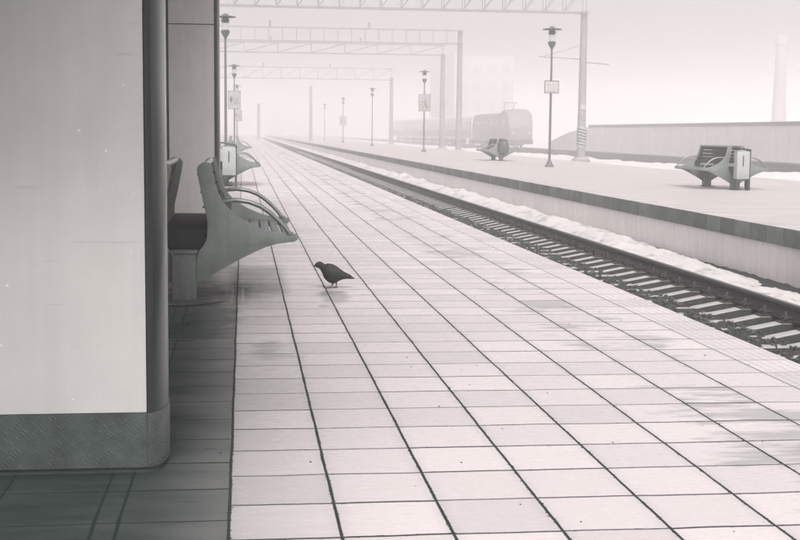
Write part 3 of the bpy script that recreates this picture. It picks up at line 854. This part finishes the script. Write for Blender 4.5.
def gantry(x0, x1, y, zb, h, step, label, diag=True, posts=True, r=0.045):
    t = thing('overhead_gantry', (x0, y, 0), label, 'gantry', 'lattice gantries over the tracks')
    W = x1 - x0
    for yy in (-0.35, 0.35):
        for z in (zb, zb + h):
            MB().box(-0.1, W + 0.15, yy - r, yy + r, z - r, z + r).build('chord', 'steel', t)
        lat = MB(); n = int(W / step)
        for k in range(n + 1):
            x = k * W / n
            lat.tube([(x, yy, zb + r), (x, yy, zb + h - r)], r * .5, 4)
            if diag and k < n:
                x2 = (k + 1) * W / n
                lat.tube([(x, yy, zb + r), (x2, yy, zb + h - r)], r * .5, 4)
        lat.build('lattice', 'steel', t)
    ties = MB(); n = int(W / step / 1)
    for k in range(n + 1):
        x = k * W / n
        ties.tube([(x + .03, -0.3, zb), (x + .03, 0.3, zb)], r * .45, 4); ties.tube([(x + .03, -0.3, zb + h), (x + .03, 0.3, zb + h)], r * .45, 4)
    ties.build('tie_bars', 'steel', t)
    MB().lathe([(0.24, -1.2), (0.18, zb + 0.1)], n=12).build('left_post', 'mast', t)
    for x in (W * .42, W * .72):
        MB().lathe([(0.04, zb + h + r), (0.09, zb + h + .15), (0.05, zb + h + .25), (0.09, zb + h + .35), (0.04, zb + h + .5)], x, 0, 8).build('insulator', 'steel', t)
    return t
gantry(-8, 17.9, 68, 7.62, 1.5, 1.05, 'nearest lattice gantry cut by the top edge of the view', r=0.036)
gantry(-8, 15.6, 94, 7.65, 0.95, 0.95, 'second lattice gantry, clearest of the ones hanging fully in the fog', diag=False, r=0.028)
gantry(-8, 16.35, 107, 7.6, 0.8, 2.6, 'third gantry, its lower chord just under the second one', r=0.03)
gantry(-8, 16.3, 144, 7.0, 1.2, 2.0, 'faintest gantry, low over the vanishing point', r=0.022)
# cantilever arm on the nearest mast
t = thing('cantilever_arm', (17.9, 68, 5.15), 'thin bracket arms sticking out from the thick right hand mast', 'bracket')
MB().tube([(-2.4, 0, 0.15), (-0.18, 0, 0.05)], 0.03, 6).build('arm', 'steel', t)
MB().tube([(0.18, 0, -0.12), (1.4, 0, -0.2)], 0.03, 6).build('arm', 'steel', t)
MB().tube([(-2.2, 0, 0.15), (-0.2, 0, 0.75)], 0.018, 6).build('stay', 'steel', t)

# ------------------------------------------------------------------ beyond the far platform
def hf(x, y):
    return -0.62 + 0.22 * fbm(x, y, 0.22, 3) + 0.09 * fbm(x, y, 1.1, 4) + 0.25 * math.exp(-((x - 19) / 3.5) ** 2)
o = sheet('snow_field', 'snow', 15.5, 27.5, 10, 300, 40, 300, hf, 1.6); tag(o, 'uneven snow verge beyond the far platform', 'snow', kind='stuff')
structure(MB().box(27.3, 39.5, -5, 900, -1.2, -0.66).build('far_track_bed', 'trackfar'))
def far_rail(x, label):
    tag(MB().prism([(x - .075, -0.655), (x + .075, -0.655), (x + .02, -0.62), (x + .036, -0.48), (x - .036, -0.48), (x - .02, -0.62)], 20, 600).build('rail', 'rail', bevel=0), label, 'rail')
for i, x in enumerate((29.2, 30.72)):
    far_rail(x, ('first', 'second')[i] + ' of the thin far rails seen beyond the snow verge')
far_rail(32.75, 'rail under the near side of the foggy train'); far_rail(34.27, 'rail under the far side of the foggy train')
# low curb that reads as the dark band
tag(MB().box(27.3, 27.6, 20, 400, -0.659, -0.18).build('track_kerb', 'under'), 'long low dark kerb edging the tracks beyond the snow verge', 'kerb')
# long concrete barrier
t = thing('barrier_wall', (40.5, 0, 0), 'long pale concrete wall with a dark coping behind the far tracks', 'wall')
pn = MB(); y = 30
while y < 150:
    pn.box(-0.15 + random.uniform(-0.02, 0.02), 0.15, y + 0.04, y + 2.96, -1.2, 2.05); y += 3.0
pn.build('wall_panels', 'barrier', t)
pc = MB(); y = 30
while y < 150:
    pc.box(-0.2, 0.2, y + 0.03, y + 5.97, 2.052, 2.34); y += 6
pc.build('coping', 'barriercap', t)
MB().prism([(150.1, -1.2), (170, -1.2), (170, 0.2), (160, 1.4), (150.1, 2.1)], -0.14, 0.14, 'x').build('end_ramp', 'barrier', t)

# tower
t = thing('chimney_tower', (84.8, 200, 0), 'slim round tower fading into fog above the long wall', 'tower')
t.scale = (1.33, 1.33, 1.33)
MB().lathe([(0.95, -1.2), (0.75, 6), (0.60, 11.6)], n=20).build('shaft', 'build', t)
MB().lathe([(0.60, 11.6), (0.78, 11.8), (0.78, 12.7), (0.6, 12.9)], n=20).build('head', 'build', t)
# block of flats in the fog
t = thing('apartment_block', (53.2, 300, 0), 'tall pinkish building block ghosting through the fog behind the train', 'building')
t.scale = (1.33, 1.33, 1.33)
MB().box(-3.5, 7.0, 0, 30, -1.2, 14.6).build('wall', 'build', t)
MB().box(-3.8, 7.3, -0.3, 30.3, 14.602, 14.9).build('roof', 'barriercap', t)
for fx in range(4):
    for fz in range(4):
        MB().box(-2.6 + fx * 2.5, -1.3 + fx * 2.5, -0.04, -0.003, 1.8 + fz * 3.1, 3.4 + fz * 3.1).build('window', 'window', t)
# ------------------------------------------------------------------ train
TX = 33.51
def superellipse_section(hw, z0, z1, rr):
    pts = [(-hw, z0), (hw, z0)]
    for k in range(7):
        a = math.pi / 2 * k / 6
        pts.append((hw - rr + rr * math.cos(a), z1 - rr * .55 + rr * .55 * math.sin(a)))
    for k in range(7):
        a = math.pi / 2 + math.pi / 2 * k / 6
        pts.append((-hw + rr + rr * math.cos(a), z1 - rr * .55 + rr * .55 * math.sin(a)))
    return pts
def bogie(parent, yc):
    b = MB().box(-1.0, 1.0, yc - 1.6, yc + 1.6, 0.25, 0.75).build('bogie', 'under', parent)
    for s in (-1, 1):
        for dy in (-1.1, 1.1):
            MB().add(*wheel_geo(s * 0.79, yc + dy, 0.475, 0.475)).build('wheel', 'under', b)
def wheel_geo(x, y, z, r, n=20):
    vs = []; fs = []
    for xx in (x - 0.07, x + 0.07):
        for k in range(n):
            a = 2 * math.pi * k / n; vs.append((xx, y + r * math.cos(a), z + r * math.sin(a)))
    fs = [tuple(range(n)), tuple(range(2 * n - 1, n - 1, -1))] + [(k, (k + 1) % n, (k + 1) % n + n, k + n) for k in range(n)]
    return vs, fs
ZR = -0.48
t = thing('locomotive', (TX, 156, ZR), 'dark electric locomotive with pale headlights, coming out of the fog', 'locomotive')
def loft(secs):
    b = MB(); n = len(secs[0][1]); vs = []; fs = []
    for y, s in secs:
        vs += [(x, y, z) for x, z in s]
    for i in range(len(secs) - 1):
        for k in range(n):
            k2 = (k + 1) % n; fs.append((i * n + k, i * n + k2, (i + 1) * n + k2, (i + 1) * n + k))
    fs.append(tuple(range(n))); fs.append(tuple((len(secs) - 1) * n + k for k in range(n - 1, -1, -1)))
    b.add(vs, fs); return b
S = superellipse_section
body = loft([(-0.1, S(1.30, 0.9, 2.5, .3)), (0.15, S(1.48, 0.85, 3.1, .5)), (1.0, S(1.55, 0.8, 4.45, .9)), (1.8, S(1.56, 0.8, 4.72, 1.0)), (5.0, S(1.56, 0.8, 4.72, 1.0)), (5.2, S(1.56, 0.8, 4.35, .8)),
             (24.2, S(1.56, 0.8, 4.35, .8)), (25.0, S(1.5, 0.85, 3.6, .6))]).build('body', 'loco', t)
MB().add([(-1.15, 0.12, 2.75), (1.15, 0.12, 2.75), (1.05, 0.70, 3.75), (-1.05, 0.70, 3.75), (-1.15, 0.42, 2.75), (1.15, 0.42, 2.75), (1.05, 1.0, 3.75), (-1.05, 1.0, 3.75)],
         [(0, 1, 2, 3), (4, 7, 6, 5), (0, 4, 5, 1), (1, 5, 6, 2), (2, 6, 7, 3), (3, 7, 4, 0)]).build('windscreen', 'window', t)
MB().box(-1.45, 1.45, -0.35, 0.3, 0.45, 1.0).build('buffer_beam', 'under', t)
MB().box(-1.59, -1.57, 2.2, 3.3, 2.7, 3.5).build('cab_window', 'window', t)
for k in range(5):
    MB().box(-1.59, -1.57, 7 + k * 3.2, 8.4 + k * 3.2, 2.9, 3.4).build('side_window', 'window', t)
for x in (-1.0, 1.0):
    MB().add(*[[(a + x, b_ - 0.2, c + 1.75) for (b_, a, c) in wheel_geo(0, 0, 0, 0.14)[0]], wheel_geo(0, 0, 0, 0.14)[1]]).build('headlight', 'sign', t)  # pale discs that emit nothing
for yc in (4.5, 20): bogie(t, yc)
MB().box(-1.2, 1.2, 9, 15, 0.35, 0.8).build('underframe', 'under', t)
b = MB(); b.tube([(-0.6, 6.5, 4.36), (-0.6, 7.6, 5.0), (-0.6, 6.6, 5.55)], 0.04, 6); b.tube([(0.6, 6.5, 4.36), (0.6, 7.6, 5.0), (0.6, 6.6, 5.55)], 0.04, 6); b.box(-0.9, 0.9, 6.5, 6.7, 5.56, 5.62)
b.build('pantograph', 'under', t)
def coach():
    t = thing('passenger_coach', (TX, 156 + 26, ZR), 'pale passenger coach coupled behind the dark locomotive', 'railway coach', 'coaches of the foggy train')
    loft([(0, S(1.5, 0.95, 4.2, .8)), (0.15, S(1.55, 0.9, 4.3, .8)), (23.4, S(1.55, 0.9, 4.3, .8)), (23.6, S(1.5, 0.95, 4.2, .8))]).build('body', 'coach', t)
    MB().box(-1.57, -1.555, 0.4, 23.2, 1.2, 2.2).build('colour_band', 'coachband', t)
    for k in range(9):
        MB().box(-1.58, -1.56, 2.6 + k * 2.1, 3.8 + k * 2.1, 2.45, 3.35).build('window', 'window', t)
    for y in (0.6, 22.1): MB().box(-1.58, -1.559, y, y + 0.9, 1.1, 3.4).build('door', 'coachband', t)
    for yc in (3.5, 20): bogie(t, yc)
    return t
c0 = coach(); ct = tree_of(c0)
for i, lab in enumerate(['second pale coach, fainter, behind the first coach', 'third pale coach of the train, nearly lost in fog',
                         'fourth and last discernible coach of the train in the fog']):
    c = copy_tree(c0, ct); c.location = (TX, 156 + 26 + 24.4 * (i + 1), ZR); c['label'] = lab

# ------------------------------------------------------------------ the bird
def bird(loc):
    t = thing('pigeon', loc, 'dark pigeon walking to the left on the wet paving', 'bird')
    # stations: x, z top, z bottom, half width (metres; the foot is the origin)
    P = 1 / 967.0
    st = [(127, 197, 207, .004), (135, 184, 211, .013), (146, 174, 215, .018), (158, 170, 220, .0205), (170, 169, 230, .0215), (184, 173, 255, .025), (198, 183, 292, .034), (214, 190, 312, .043),
          (232, 192, 328, .050), (252, 194, 338, .053), (275, 201, 341, .052), (298, 215, 331, .046), (320, 233, 319, .038), (345, 250, 309, .030), (370, 264, 305, .026),
          (400, 277, 304, .026), (425, 289, 304, .027), (436, 296, 303, .026)]
    b = MB(); N = 16; vs = []; fs = []
    for (x, a, c, w) in st:
        cx = (x - 245) * P; zt = (378 - a) * P; zb = (378 - c) * P; cz = (zt + zb) / 2; hh = (zt - zb) / 2
        for k in range(N):
            an = 2 * math.pi * k / N
            vs.append((cx, w * math.cos(an), cz + hh * math.sin(an)))
    for i in range(len(st) - 1):
        for k in range(N):
            k2 = (k + 1) % N; fs.append((i * N + k, i * N + k2, (i + 1) * N + k2, (i + 1) * N + k))
    fs.append(tuple(range(N))); fs.append(tuple((len(st) - 1) * N + k for k in range(N - 1, -1, -1)))
    b.add(vs, fs, True)
    o = b.build('body', 'feather', t)
    for s in (-1, 1):     # folded wings: lens shaped shells hugging the flank, tips crossing over the tail
        vs = []; fs = []
        ws = [(205, 203, 235, .040), (222, 188, 285, .0515), (250, 188, 305, .0575), (280, 197, 308, .056), (310, 214, 300, .047), (340, 238, 294, .036), (370, 256, 290, .027), (400, 270, 290, .018), (415, 279, 289, .012)]
        M_ = 8
        for (x, a, c, w) in ws:
            cx = (x - 245) * P; zt = (378 - a) * P; zb = (378 - c) * P
            for side in (1, 0):
                for k in range(M_ + 1):
                    q = k / M_ if side else 1 - k / M_
                    z = zt + (zb - zt) * q
                    bulge = math.sin(math.pi * (0.12 + 0.76 * q))
                    y = w * (0.35 + 0.65 * bulge) + (0.003 if side else -0.006)
                    vs.append((cx, s * y, z))
        n = 2 * (M_ + 1)
        for i in range(len(ws) - 1):
            for k in range(n):
                k2 = (k + 1) % n; fs.append((i * n + k, i * n + k2, (i + 1) * n + k2, (i + 1) * n + k))
        fs.append(tuple(range(n))); fs.append(tuple((len(ws) - 1) * n + k for k in range(n - 1, -1, -1)))
        MB().add(vs, fs, True).build('wing', 'feather2', t)
    # beak, slightly hooked
    def q(x, z, y=0): return ((x - 245) * P, y, (378 - z) * P)
    MB().tube([q(133, 199), q(124, 202), q(118, 206)], [0.0055, 0.0038, 0.0008], 8).build('beak', 'beak', t)
    for s in (-1, 1):
        MB().lathe([(0.0, -.003), (.0028, -.001), (.0028, .001), (0, .003)], 0, 0, 8).build('eye', 'beak', t, loc=q(148, 190, s * 0.0178))
    for (hip, ankle, foot, y) in (((268, 335), (262, 352), (242, 374), -0.018), ((297, 330), (299, 350), (296, 374), 0.018)):
        l = MB().tube([q(*hip, y), q(*ankle, y), q(*foot, y)], [0.009, 0.0042, 0.0034], 8).build('leg', 'legskin', t)
        tb = MB()
        fx, fz = foot
        for dx, dy in ((-32, 0.0), (-26, 0.016), (-26, -0.016), (14, 0.002)):
            tb.tube([q(fx, 373, y), q(fx + dx * .5, 371, y + dy * .6), q(fx + dx, 376, y + dy)], [0.0034, 0.003, 0.0015], 6)
        tb.build('toes', 'legskin', l)
    return t
bird((0.687, 10.36, 0.0))

# ------------------------------------------------------------------ cable lying at the foot of the near bench
pts = [(-1.3, 9.15, 0.012), (-0.9, 9.22, 0.012), (-0.62, 9.27, 0.012), (-0.45, 9.30, 0.012), (-0.30, 9.36, 0.012), (-0.18, 9.46, 0.012), (-0.11, 9.55, 0.012)]
pp = []
for i in range(len(pts) - 1):
    for k in range(6):
        f_ = k / 6
        pp.append(tuple(pts[i][j] * (1 - f_) + pts[i + 1][j] * f_ for j in range(3)))
pp = [(x, y + 0.006 * math.sin(i * 1.3), z) for i, (x, y, z) in enumerate(pp)]
cb = MB().tube(pp, [0.008 * min(1, (len(pp) - i_) / 9) for i_ in range(len(pp))], 8).build('cable', 'cable')
tag(cb, 'dark cable crusted with frost lying on the paving in front of the near bench post', 'cable')
fr = MB()
for (x, y, z) in pp:
    for _ in range(3):
        s = random.uniform(0.0012, 0.003); dx, dy = random.uniform(-.02, .02), random.uniform(-.012, .012)
        fr.add([(x + dx + a * s, y + dy + b_ * s, 0.018 + c * s) for a, b_, c in ico], icf)
fr.build('frost_crumbs', 'crumb', cb)

# small litter and grit on the paving
gr = MB()
for i in range(70):
    x = random.uniform(-1, 3); y = random.uniform(3.8, 14); s = random.uniform(0.002, 0.005)
    gr.add([(x + a * s, y + b_ * s * 1.3, s * .4 + c * s * .6) for a, b_, c in ico], icf)
tag(gr.build('grit', 'ballast'), 'specks of dark grit strewn over the paving', 'grit', kind='stuff')

# ------------------------------------------------------------------ haze
hz = bpy.data.materials.new('haze'); hz.use_nodes = True
nt = hz.node_tree; nt.nodes.clear()
pv = nt.nodes.new('ShaderNodeVolumePrincipled'); pv.inputs['Color'].default_value = (0.995, 0.985, 0.985, 1)
pv.inputs['Density'].default_value = 0.0053; pv.inputs['Anisotropy'].default_value = 0.2
mo = nt.nodes.new('ShaderNodeOutputMaterial'); lk(nt, pv.outputs[0], mo.inputs['Volume'])
b = MB().box(-950, 950, -170, 1750, -2.25, 21.0)
M['haze'] = hz
o = b.build('haze', 'haze'); o['kind'] = 'stuff'
tag(o, 'thick pale fog filling the whole station', 'fog')
